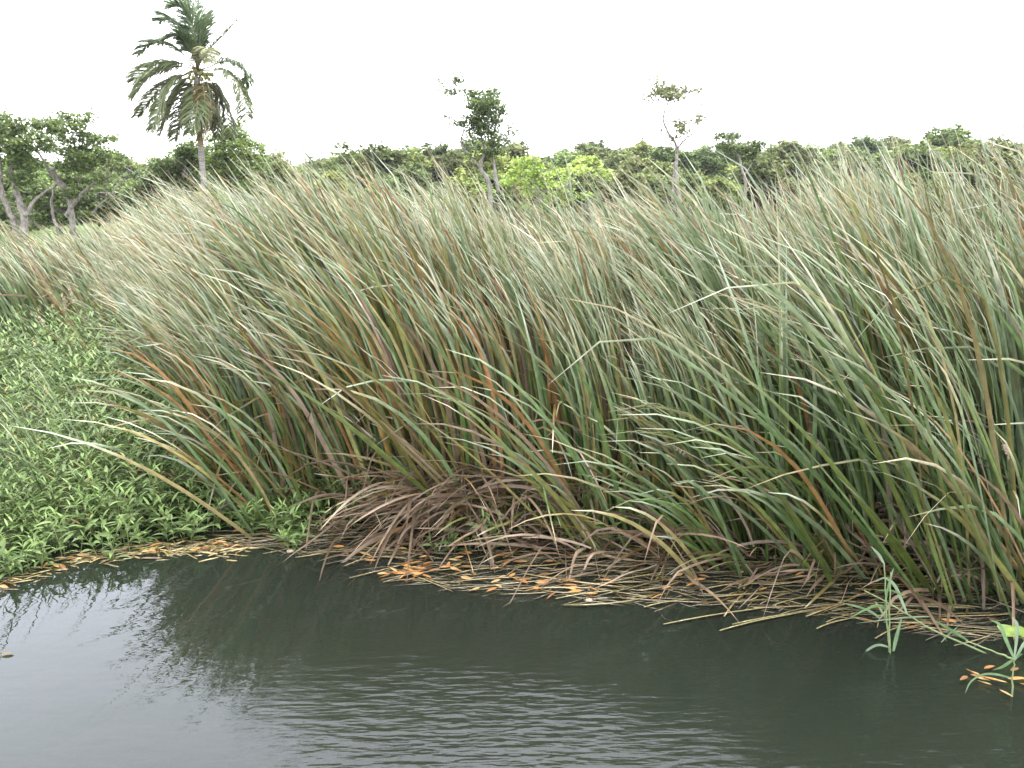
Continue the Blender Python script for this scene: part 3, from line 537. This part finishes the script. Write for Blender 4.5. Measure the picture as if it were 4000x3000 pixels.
# marked individuals: long bent-over clumps (base pixel, leaves, length, tilt at base, tilt at tip)
for (bx, by, nl, L, a0, a1, mixp, lab) in [
    (1130, 2030, 26, 1.75, .55, 1.45, (.58, .30, .06, .06), 'bent over cattail clump reaching across the leafy weeds'),
    (980, 1950, 20, 1.6, .5, 1.5, (.45, .42, .08, .05), 'arching golden cattail clump overhanging the edge of the weed bed'),
    (3080, 2190, 16, 2.3, .06, .5, (.95, .05, 0, 0), 'upright bright green cattail rooted in floating stalks'),
    (3330, 2230, 34, 2.0, .62, 1.6, (.72, .24, .02, .02), 'long green cattail clump bowed low over the floating stalk mat'),
    (3780, 2310, 34, 2.9, .5, 1.15, (.85, .12, .02, .01), 'big green cattail clump sweeping sideways from the pond edge'),
    (2880, 2200, 26, 1.6, .6, 1.65, (.7, .22, .04, .04), 'drooping green cattail clump trailing leaf tips near the water'),
    (4080, 2330, 30, 2.7, .55, 1.3, (.6, .3, .07, .03), 'golden green cattail clump arching in beside the grass shoots'),
    (2420, 2120, 24, 1.9, .6, 1.5, (.45, .36, .13, .06), 'orange tinged cattail clump bowed over the small green weeds'),
    (1900, 2060, 22, 2.2, .5, 1.2, (.4, .38, .12, .1), 'rusty golden cattail clump leaning above the collapsed brown clump')]:
    b = gp(bx, by, 0); cattail(b[0], b[1], nl, lab, None, L, a0, a1, az=math.pi + .3, mixp=mixp, spread=.12, azs=.28, name='cattail_clump', z=float(terrain(b[0], b[1])) - .06, lens=.2, ths=.16, th1s=.2, dry=(.06, .4))
# tall stray tips above the stand
for px, d, L in [(3870, 1.4, 3.3), (3840, 1.3, 3.2), (3450, 1.8, 3.05), (3700, 1.2, 3.0), (1560, 1.3, 2.75), (3560, 1.5, 3.05), (3980, 1.1, 3.0)]:
    y = 6.0 + d; x = (px - 2000) / F * y * 1.0 + .9; cattail(x, float(y_reed(x)) + d, 5, 'extra tall cattail poking above the stand against hill and sky', 'tallest cattails', L, .14, .7, mixp=(.5, .4, .06, .04), lens=.06)
# collapsed dead clump
b = gp(1740, 2065, 0); root = thing('dead_cattail_clump', 'collapsed brown dead cattail clump drooping onto the water', 'reed', (b[0], b[1], float(terrain(b[0], b[1])) - .05))
n_ = 240; top = np.stack([rng.normal(0, .28, n_), rng.normal(-.1, .1, n_), rng.uniform(.12, .66, n_)], 1); top[:, 0] += (top[:, 2] - .3) * .3
az = np.where(rng.random(n_) < .78, rng.normal(math.pi + .55, .5, n_), rng.normal(-1.0, .7, n_))
cb, cm, ct, k = reed_cols(n_, [.0, .03, .04, .93])
V, f, tv = blades(top, rng.uniform(.35, .95, n_), rng.uniform(.014, .03, n_), az + rng.normal(0, .2, n_), rng.uniform(.7, 1.7, n_), rng.uniform(1.7, 2.4, n_), rng.uniform(.3, 1., n_), rng.normal(.4, .7, n_), rng.normal(0, .5, n_), 7, kink=(rng.uniform(.2, .8, n_), np.where(rng.random(n_) < .45, rng.normal(0, .5, n_), 0)))
V[:, 2] = np.maximum(V[:, 2], .03 + rng.uniform(0, .03, len(V))); c = ramp(tv, cb, cm, ct, .3)
for q in range(n_): mk('leaf', V[q*24:(q+1)*24], f[q*14:(q+1)*14] - q*24, M_REED, root, c[q*24:(q+1)*24])
# dead fallen tufts along the edge
for bx, by, nl, a_, wh_ in [(2350, 2180, 24, 3.6, 'under the orange tinged clump'), (2620, 2190, 26, 3.5, 'under the drooping green clump'), (3560, 2300, 22, 3.4, 'behind the grass shoot in open water'), (3900, 2310, 26, 3.3, 'beside the broad lobed leaf'), (3250, 2230, 20, 3.8, 'under the long bowed green clump'), (1960, 2030, 18, 4.4, 'against the collapsed brown clump'), (2950, 2200, 20, 3.4, 'beside the upright bright green cattail'), (2150, 2120, 18, 3.6, 'among the small smartweeds')]:
    b = gp(bx, by, 0); zb = float(terrain(b[0], b[1])) - .05
    root = thing('fallen_reed_tuft', 'tuft of dead brown reed leaves fallen ' + wh_, 'reed', (b[0], b[1], zb), 'fallen dead tufts')
    cb, cm, ct, k = reed_cols(nl, [0, .06, .06, .88])
    V, f, tv = blades(np.stack([rng.normal(0, .14, nl), rng.normal(0, .08, nl), rng.uniform(.05, .4, nl)], 1), rng.uniform(.5, 1.1, nl), rng.uniform(.014, .024, nl), a_ + rng.normal(0, .8, nl), rng.uniform(.4, 1.3, nl), rng.uniform(1.5, 2.1, nl), 1., rng.uniform(0, 3, nl), rng.normal(0, .6, nl), 7, kink=(rng.uniform(.3, .8, nl), np.where(rng.random(nl) < .4, .9, 0)))
    V[:, 2] = np.maximum(V[:, 2], .03 - zb); c = ramp(tv, cb, cm, ct, .3)
    for q in range(nl): mk('leaf', V[q*24:(q+1)*24], f[q*14:(q+1)*14] - q*24, M_REED, root, c[q*24:(q+1)*24])
# seed spikes
for px, py, dd, tilt, ln in [(850, 1415, .1, .55, .2), (1022, 1298, .3, .2, .12), (1258, 1212, .5, .15, .1), (2788, 1240, .6, .12, .13), (3092, 1220, .6, .18, .17), (2730, 1425, .3, -.4, .13), (2668, 1772, -.1, 1.0, .17), (3208, 1745, .0, .8, .13), (3935, 1765, .1, .6, .12), (278, 1148, .9, .2, .2), (252, 1185, .9, .1, .16), (160, 1250, .7, .5, .12), (646, 1105, 1., .05, .1), (1805, 1088, .8, .1, .1), (1943, 1132, .7, .6, .1)]:
    x0 = at(px, py, 8)[0]; Y = float(y_reed(x0 * .85)) + dd; c = at(px, py, Y); lean = abs(tilt) * .35 + .12
    bx = c[0] + c[2] * lean; zb = float(terrain(bx, Y + .1)) - .05; b = np.array([bx, Y + .1, zb])
    root = thing('seeding_cattail', 'cattail stem bearing a shaggy pale seed spike among the leaves', 'reed', b, 'cattail seed spikes')
    dv = np.array([-math.sin(tilt), 0, math.cos(tilt)]); e = c + dv * ln / 2; s = c - dv * ln / 2
    V, f = tube(curve([b - b, (s - b) * .5 + np.array([.05, 0, .12]), s - b, e - b + dv * .04], 10), np.linspace(.007, .004, 10), 5)
    mk('stem', V, f, M_REED, root, np.array((.17, .15, .07)))
    m_ = 22; V, f = tube(np.array([s - b + dv * ln * q / (m_ - 1) for q in range(m_)]), np.clip(rng.normal(.013, .0045, m_), .006, .022), 9); V += rng.normal(0, .003, V.shape); mk('seed_spike', V, f, M_SPIKE, root, sm=False)

# ------------------------------------------------------------------ smartweed bed
WC = np.array([(.14, .21, .072), (.175, .25, .09), (.09, .15, .042), (.19, .26, .12)]); WL = np.array([(.17, .27, .08), (.21, .31, .10), (.15, .24, .07)])
YEL = np.array([(.30, .27, .08), (.26, .19, .07), (.33, .30, .10)])
LEAFP = []                               # shared leaf meshes: 14 mature, 8 young
for k in range(22):
    yng = k >= 14; c = (WL if yng else WC)[rng.integers(0, 3)] * rng.uniform(.6, .88)
    V, f, tv = blades(np.zeros((1, 3)), 1., rng.uniform(.15, .21), 0., (rng.uniform(.35, .8) if yng else rng.uniform(.75, 1.2)), (rng.uniform(1.0, 1.6) if yng else rng.uniform(1.5, 2.2)), 1.2, rng.normal(0, .3), rng.normal(0, .4), 5, 'lance', fold=.25)
    o = mk('leaf', V, f, M_WEED, None, ramp(tv, c * .9, c, c * 1.1, .2)); LEAFP.append(o.data); bpy.data.objects.remove(o)
def weed_layout(h, nl):
    lean = rng.normal(0, .22, 2); pts = []
    for q in range(nl):
        u = .25 + .75 * q / (nl - 1); yng = u > .84
        pts.append((np.array([lean[0] * h * u * u, lean[1] * h * u * u, h * u]), q * 2.4 + rng.normal(0, .3), (rng.uniform(.05, .11) if yng else rng.uniform(.075, .18) * (1.05 - .15 * u)), yng))
    return lean, pts
def stem_mesh(h, lean):
    P = np.array([(lean[0] * h * u * u, lean[1] * h * u * u, h * u) for u in np.linspace(0, 1, 6)]); return tube(P, np.linspace(.0045, .002, 6), 4)
def smartweed(x, y, h, nl, label, group):
    z = max(float(terrain(x, y)), -.04) - .01; root = thing('smartweed', label, 'weed', (x, y, z), group); lean, pts = weed_layout(h, nl)
    V, f = stem_mesh(h, lean); mk('stem', V, f, M_WEED, root, np.array((.15, .17, .07)))
    for p_, az, L_, yng in pts:
        o = link('leaf', LEAFP[int(rng.integers(14, 22) if yng else rng.integers(0, 14))], root, Vector(p_)); o.rotation_euler = (rng.normal(0, .15), 0, az); o.scale = (L_, L_, L_)
def weed_y0(x): return y_shore(x) - .12
placed = 0
def wlump(x, y): return 1 + .22 * np.sin(3.1 * x + 1.7 * y) + .18 * np.sin(6.7 * x - 4.9 * y + 1) + .12 * np.sin(11 * x + 13 * y)
def wh(x, y): return np.interp(y - weed_y0(x), [0, .5, 2, 4.5], [.24, .36, .55, .8]) * wlump(x, y)
while placed < 210:                      # the plants in front
    x = rng.uniform(-4.6, -1.55); d = rng.random() ** 1.5 * 2.1 - .16 * (1 + math.sin(x * 6.3) * .8 + math.sin(x * 15 + 1) * .6); y = float(weed_y0(x)) + d
    if abs(x) > .63 * y + .2 or y > float(y_reed(x)) - .05 or (x > -2.0 and d > .6 and rng.random() < .6): continue
    hs_ = rng.uniform(.7, 1.3); ps = 'at the water line of the weed bed' if d < .3 else ('close against the reeds in the weed bed' if y > float(y_reed(x)) - .9 else 'in the middle of the weed bed'); ta = 'tall' if hs_ > 1 else 'short'
    smartweed(x, y, float(wh(x, y)) * hs_, int(rng.integers(9, 13)), '%s leafy smartweed plant growing %s' % (ta, ps), '%s smartweed %s' % (ta, ps)); placed += 1
for px, py, sp, k in [(2050, 2085, .32, 22), (2150, 2060, .25, 10), (1830, 2150, .16, 10), (1100, 2080, .25, 10), (2320, 2130, .12, 5)]:
    for q in range(k):
        b = gp(px, py, 0); x = b[0] + rng.normal(0, sp); y = b[1] + rng.normal(0, sp * .3)
        smartweed(x, y, rng.uniform(.15, .36), int(rng.integers(7, 11)), 'small green smartweed plant at the foot of the reeds by floating stalks', 'small smartweed plants along the reeds')
# the rest of the bed, and weeds climbing among the reed bases
tmpl = [blades(np.zeros((1, 3)), 1., rng.uniform(.15, .21), 0., a0, a1, 1.2, 0., .3, 4, 'lance', fold=.25) for a0, a1 in [(.8, 1.6), (.9, 1.9), (1.1, 2.2), (.75, 1.7), (.55, 1.3), (.7, 1.5)]]
Vs, Cs = [], []; nvt = len(tmpl[0][0]); cntp = 0
tries = 0
while cntp < 1800 and tries < 9000:
    tries += 1
    x = rng.uniform(-7.5, -.9); y = float(weed_y0(x)) + .15 + 6.2 * rng.random()
    if abs(x) > .68 * y + .8 or y > float(y_reed(x)) + .45 or y > 13 or wlump(x, y) < .62 + .25 * rng.random(): continue
    h = float(wh(x, y)) * rng.uniform(.7, 1.25); lean, pts = weed_layout(h, 10); z = max(float(terrain(x, y)), -.04) - .01
    for p_, az, L_, yng in pts:
        tv_ = tmpl[int(rng.integers(4, 6) if yng else rng.integers(0, 4))][0] * L_; ca, sa = math.cos(az), math.sin(az)
        v = np.stack([tv_[:, 0]*ca - tv_[:, 1]*sa, tv_[:, 0]*sa + tv_[:, 1]*ca, tv_[:, 2]], 1) + p_ + np.array([x, y, z]); Vs.append(v)
        Cs.append(np.repeat(((YEL if rng.random() < .035 else (WL if yng else WC))[rng.integers(0, 3)] * rng.uniform(.45, .92))[None], nvt, 0))
    cntp += 1
k = len(Vs); f = (tmpl[0][1][None] + (np.arange(k) * nvt)[:, None, None]).reshape(-1, 4)
o = mk('weed_carpet', np.concatenate(Vs), f, M_WEED, None, np.concatenate(Cs)); tag(o, 'tangled carpet of leafy green weeds filling the bank behind the front plants', 'weeds', kind='stuff')
# long pale grass blades leaning through the weed bed
for px, py in [(420, 1950), (300, 1900), (520, 1650), (150, 1800), (600, 1560), (60, 1950), (480, 1560), (700, 1500), (250, 1600), (40, 1640), (350, 1720), (120, 1520), (560, 1480), (230, 1480), (380, 1500), (0, 1520), (640, 1680), (200, 2020), (330, 1620)]:
    b = gp(px, py, .1); cattail(b[0], b[1], 16, 'pale green grass tuft leaning out of the leafy weed bed', 'grass tufts in the weed bed', rng.uniform(.9, 1.35), .42, .95, az=math.pi + .1, mixp=(.95, .05, 0, 0), W=(.009, .016), name='grass_tuft', azs=.5, spread=.12)

# ------------------------------------------------------------------ floating mat
def stalk(L, wd, bend):
    P = np.array([(L * (u - .5), bend * (1 - (2*u - 1) ** 2), .004 * math.sin(5 * u)) for u in np.linspace(0, 1, 6)])
    V, f = tube(P, np.array([.75, 1, 1, 1, .9, .45]) * wd / 2, 4); V[:, 2] *= .4; return V, f
SC = np.array([(.085, .068, .018), (.125, .09, .026), (.06, .043, .015), (.165, .125, .055), (.09, .075, .022)])
def mat_spot():
    while True:
        x = rng.uniform(-2.2, 3.7); a_, b_ = float(y_mat(x)), float(y_shore(x)) + .3; y = a_ + (b_ - a_) * rng.random() ** 1.1
        if abs(x) < .63 * y: return x, y
def stalk_at(x, y, L, ang, bend, col, wd=.016):
    V, f = stalk(L, wd, bend); ca, sa = math.cos(ang), math.sin(ang); return np.stack([V[:, 0]*ca - V[:, 1]*sa, V[:, 0]*sa + V[:, 1]*ca, V[:, 2]], 1), f, col
for q in range(170):
    x, y = mat_spot(); L = rng.uniform(.2, .75); y = max(y, float(y_mat(x)) + .02)
    sk = int(rng.integers(0, 5)); V, f, c = stalk_at(x, y, L, rng.normal(.12, .28), rng.normal(0, .03), SC[sk] * rng.uniform(.6, 1.1), rng.uniform(.010, .02))
    sl = '%s %s' % ('long' if L > .48 else 'short', ('olive', 'ochre', 'dark brown', 'straw coloured', 'olive')[sk])
    o = mk('floating_stalk', V, f, M_FLOAT, None, c, loc=(x, y, .008 + rng.random() * .012)); tag(o, '%s dead reed stalk floating in the mat beside the stand' % sl, 'reed stalk', '%s floating stalks' % sl)
for pa, pb in [((2860, 2445), (3230, 2385)), ((2590, 2445), (3060, 2370)), ((2810, 2470), (3120, 2400)), ((1870, 2300), (2260, 2265)), ((2170, 2345), (2420, 2310)), ((3190, 2462), (3330, 2420)), ((2515, 2378), (2700, 2345))]:
    A, B = gp(*pa), gp(*pb); c = (A + B) / 2; d_ = B - A
    V, f, cl = stalk_at(0, 0, float(np.linalg.norm(d_[:2])), math.atan2(d_[1], d_[0]), .015, np.array((.11, .095, .032)), .016)
    o = mk('floating_stalk', V, f, M_FLOAT, None, cl, loc=(c[0], c[1], .012)); tag(o, 'long straight floating stalk jutting from the mat into open water', 'reed stalk', 'long jutting stalks')
parts = []
for q in range(2800):
    x, y = mat_spot(); V, f, c = stalk_at(x, y, rng.uniform(.1, .5), rng.normal(.1, .45), rng.normal(0, .02), SC[rng.integers(0, 5)] * rng.uniform(.35, .85), rng.uniform(.006, .014))
    parts.append((V + np.array([x, y, rng.uniform(-.03, .01)]), f, c))
V, f, c = join(parts); o = mk('litter_mat', V, f, M_FLOAT, None, c); tag(o, 'soggy mat of small broken stalk pieces along the water edge', 'plant litter', kind='stuff')
# orange fallen leaves
OC = np.array([(.33, .165, .05), (.28, .13, .04), (.36, .225, .09), (.19, .09, .035), (.32, .24, .10)]); FL = []
for k in range(14):
    c = OC[k % 5] * rng.uniform(.7, .95)
    V, f, tv = blades(np.zeros((1, 3)), rng.uniform(.06, .11), rng.uniform(.016, .026), 0., 1.45, 1.7 + rng.uniform(-.1, .25), 1., rng.normal(0, .25), rng.normal(0, .4), 5, 'lance', fold=.3)
    o = mk('fallen_leaf', V, f, M_WEED, None, c); FL.append(o.data); bpy.data.objects.remove(o)
def fallen(x, y, label, group, z=.02):
    o = link('fallen_leaf', FL[int(rng.integers(0, 14))], None, (x, y, z + rng.random() * .006)); o.rotation_euler = (rng.normal(0, .2), rng.normal(0, .06), rng.normal(.1, .5) + (math.pi if rng.random() < .5 else 0)); tag(o, label, 'leaf', group)
for q in range(70):
    x, y = mat_spot(); fallen(x, y, 'small orange fallen leaf floating among dead stalks beside the reeds', 'orange leaves in the stalk mat')
for px, py, sp, k in [(1640, 2235, .14, 26), (1560, 2250, .1, 8), (2190, 2290, .14, 12), (1850, 2200, .2, 12), (2030, 2265, .1, 6)]:
    b = gp(px, py)
    for q in range(k): fallen(b[0] + rng.normal(0, sp), max(b[1] + rng.normal(0, sp * .45), float(y_mat(b[0])) - .04), 'small orange fallen leaf floating among dead stalks beside the reeds', 'orange leaves in the stalk mat')
for q in range(60):
    px = rng.uniform(-50, 900); x = gp(px, 2200)[0]; 
    if math.sin(x * 5.1) + math.sin(x * 11.7 + 1) < -.15: continue
    fallen(x, float(y_mat(x)) + rng.normal(.05, .06), 'small orange fallen leaf caught along the weed bed water line', 'orange leaves along the weed bed')
b = gp(55, 2555); fallen(b[0], b[1], 'lone orange fallen leaf drifting on the open water', None, .006)
for q in range(14):
    b = gp(3900 + rng.normal(0, 55), 2660 + rng.normal(0, 22)); fallen(b[0], b[1], 'orange fallen leaf caught at the grass shoot in open water', 'orange leaves at the grass shoot', .02)
# scum strip along the weed bed
parts = []
for q in range(420):
    px = rng.uniform(-250, 950); x = gp(px, 2200)[0]; y = float(y_mat(x)) + rng.normal(.04, .09) + .04 * math.sin(x * 4); V, f, c = stalk_at(x, y, rng.uniform(.03, .2), rng.normal(.2, .6), 0, SC[rng.integers(0, 5)] * rng.uniform(.7, 1.6), rng.uniform(.008, .03)); parts.append((V + np.array([x, y, rng.uniform(-.004, .008)]), f, c))
V, f, c = join(parts); o = mk('scum_strip', V, f, M_FLOAT, None, c); tag(o, 'thin strip of brown scum and bits lining the weed bed', 'plant litter', kind='stuff')
# pale bits
for px, py in [(1133, 2157), (2300, 2350)]:
    b = gp(px, py); V, f = blob(.018, 1.4, .6, 8, 5, .003); o = mk('foam_fleck', V, f, M_SPIKE, loc=(b[0], b[1], .01)); tag(o, 'tiny white fleck of foam floating at the mat edge', 'foam', 'foam flecks')

# ------------------------------------------------------------------ grass shoots on the water, broad leaf
def q4(pts): return [(3300 + x / 3.16, 2300 + y / 3.16) for x, y in pts]
def ribbon(P, wd, k=12):
    P = curve(P, k); T = np.gradient(P, axis=0); T /= np.linalg.norm(T, axis=1)[:, None]
    s = np.cross(T, np.array([0, 1., .25])); s /= np.linalg.norm(s, axis=1)[:, None] + 1e-9; n2 = np.cross(s, T)
    t = np.linspace(0, 1, k); hw = (wd / 2 * np.clip(np.sin(np.pi * (t * .88 + .12)) ** .7, .08, 1))[:, None]
    V = np.stack([P - s*hw, P - n2*hw*.4, P + s*hw], 1).reshape(-1, 3); i = np.arange(k - 1)
    return V, np.concatenate([np.stack([3*i, 3*i+1, 3*i+4, 3*i+3], 1), np.stack([3*i+1, 3*i+2, 3*i+5, 3*i+4], 1)])
GC = [(.12, .19, .095), (.16, .22, .14), (.10, .17, .07)]
for lab, base, stems, lv in [
    ('thin grass shoot with arching blue green blades standing in open water', (555, 790),
     [[(555, 790), (530, 500), (510, 200), (500, -40), (480, -320)], [(550, 780), (545, 400), (560, 60), (560, -200)], [(1790, 815), (1200, 560), (760, 310), (500, 150), (235, 20)]],
     [([(600, 770), (640, 600), (710, 350)], .022), ([(545, 720), (420, 705), (300, 780), (215, 915)], .02), ([(490, 235), (380, 200), (230, 250), (25, 350)], .018), ([(440, 365), (330, 300), (200, 270), (20, 245)], .016), ([(770, 315), (720, 150), (660, 0), (560, -60), (480, 20)], .018), ([(1520, 640), (1280, 480), (1040, 330)], .018), ([(1190, 660), (1320, 590), (1470, 520)], .016), ([(1050, 345), (850, 330), (600, 335), (100, 375)], .012), ([(500, 280), (540, 120), (640, -130), (700, -180)], .014), ([(520, 400), (470, 280), (440, 230)], .012), ([(480, -320), (420, -420), (330, -520)], .016), ([(740, 90), (600, 60), (450, 110)], .014)]),
    ('thin grass shoot beside the broad leaf at the pond margin', (2060, 1330),
     [[(2060, 1330), (2080, 1000), (2095, 850)], [(2090, 870), (1900, 800), (1500, 640)]],
     [([(2090, 860), (2000, 640), (1930, 460), (1810, 400)], .018), ([(2095, 840), (2120, 560), (2110, 420), (2050, 335)], .018), ([(2190, 800), (2040, 920), (1960, 990), (1860, 1035)], .022), ([(2040, 1100), (1860, 1045), (1680, 1035), (1520, 1110), (1440, 1240)], .016), ([(2100, 880), (2230, 700), (2330, 640)], .02)])]:
    bp_ = q4([base])[0]; B = gp(*bp_); root = thing('grass_shoot', lab, 'grass', (B[0], B[1], -.1)); BO_ = np.array([B[0], B[1], -.1])
    def mp(pl): return np.array([at(*p_, B[1]) for p_ in q4(pl)]) - BO_
    for s_ in stems:
        P = mp(s_)
        if s_[0] == base or s_[0][1] == base[1]: P = np.vstack([[0, 0, 0], P])
        V, f = tube(curve(P, 14) + rng.normal(0, .002, (14, 3)), np.linspace(.006, .003, 14), 5); mk('stem', V, f, M_WEED, root, np.array((.17, .22, .10)))
    for k, (pl, wd) in enumerate(lv):
        P = mp(pl); P[:, 1] += np.linspace(0, rng.uniform(-.12, .12), len(P)); V, f = ribbon(P, wd); mk('blade', V, f, M_WEED, root, np.array(GC[k % 3]))
b = gp(3985, 2470, .12); a_ = np.linspace(0, 2*math.pi, 28, endpoint=False); rr = .085 * (1 + .22 * np.cos(5 * a_ + .6) + .06 * np.cos(11 * a_))
root = thing('broad_leaf_plant', 'broad yellow green lobed leaf beside the grass shoots at pond margin', 'plant', (b[0] + .06, b[1] + .05, -.1))
V = np.concatenate([[[0, 0, -.012]], np.stack([rr * 1.25 * np.cos(a_), rr * np.sin(a_), .012 * np.cos(3 * a_)], 1)]); f = np.array([(0, 1 + k, 1 + (k + 1) % 28) for k in range(28)])
mk('leaf', V + np.array([-.06, -.05, .22]), f, M_WEED, root, np.array((.13, .19, .045)))
V, f = tube(curve([(0, 0, 0), (0, -.01, .13), (-.06, -.05, .205)], 8), .004, 5); mk('stem', V, f, M_WEED, root, np.array((.2, .25, .08)))

# ------------------------------------------------------------------ the humid air
m, n, l = material('haze_air'); pv = n.new('ShaderNodeVolumePrincipled'); pv.inputs['Color'].default_value = (.93, .95, 1, 1); pv.inputs['Density'].default_value = .00015; pv.inputs['Anisotropy'].default_value = .2
o_ = n.new('ShaderNodeOutputMaterial'); l.new(pv.outputs[0], o_.inputs['Volume'])
X0, X1, Y0, Y1, Z0, Z1 = -1600, 1600, -410, 2600, -2.2, 24
V = [(x, y, z) for z in (Z0, Z1) for x, y in ((X0, Y0), (X1, Y0), (X1, Y1), (X0, Y1))]
hz = mk('haze', V, np.array([(3, 2, 1, 0), (4, 5, 6, 7), (0, 1, 5, 4), (1, 2, 6, 5), (2, 3, 7, 6), (3, 0, 4, 7)]), m, sm=False); tag(hz, 'thin pale haze softening the distant wooded hill', 'haze', kind='stuff')
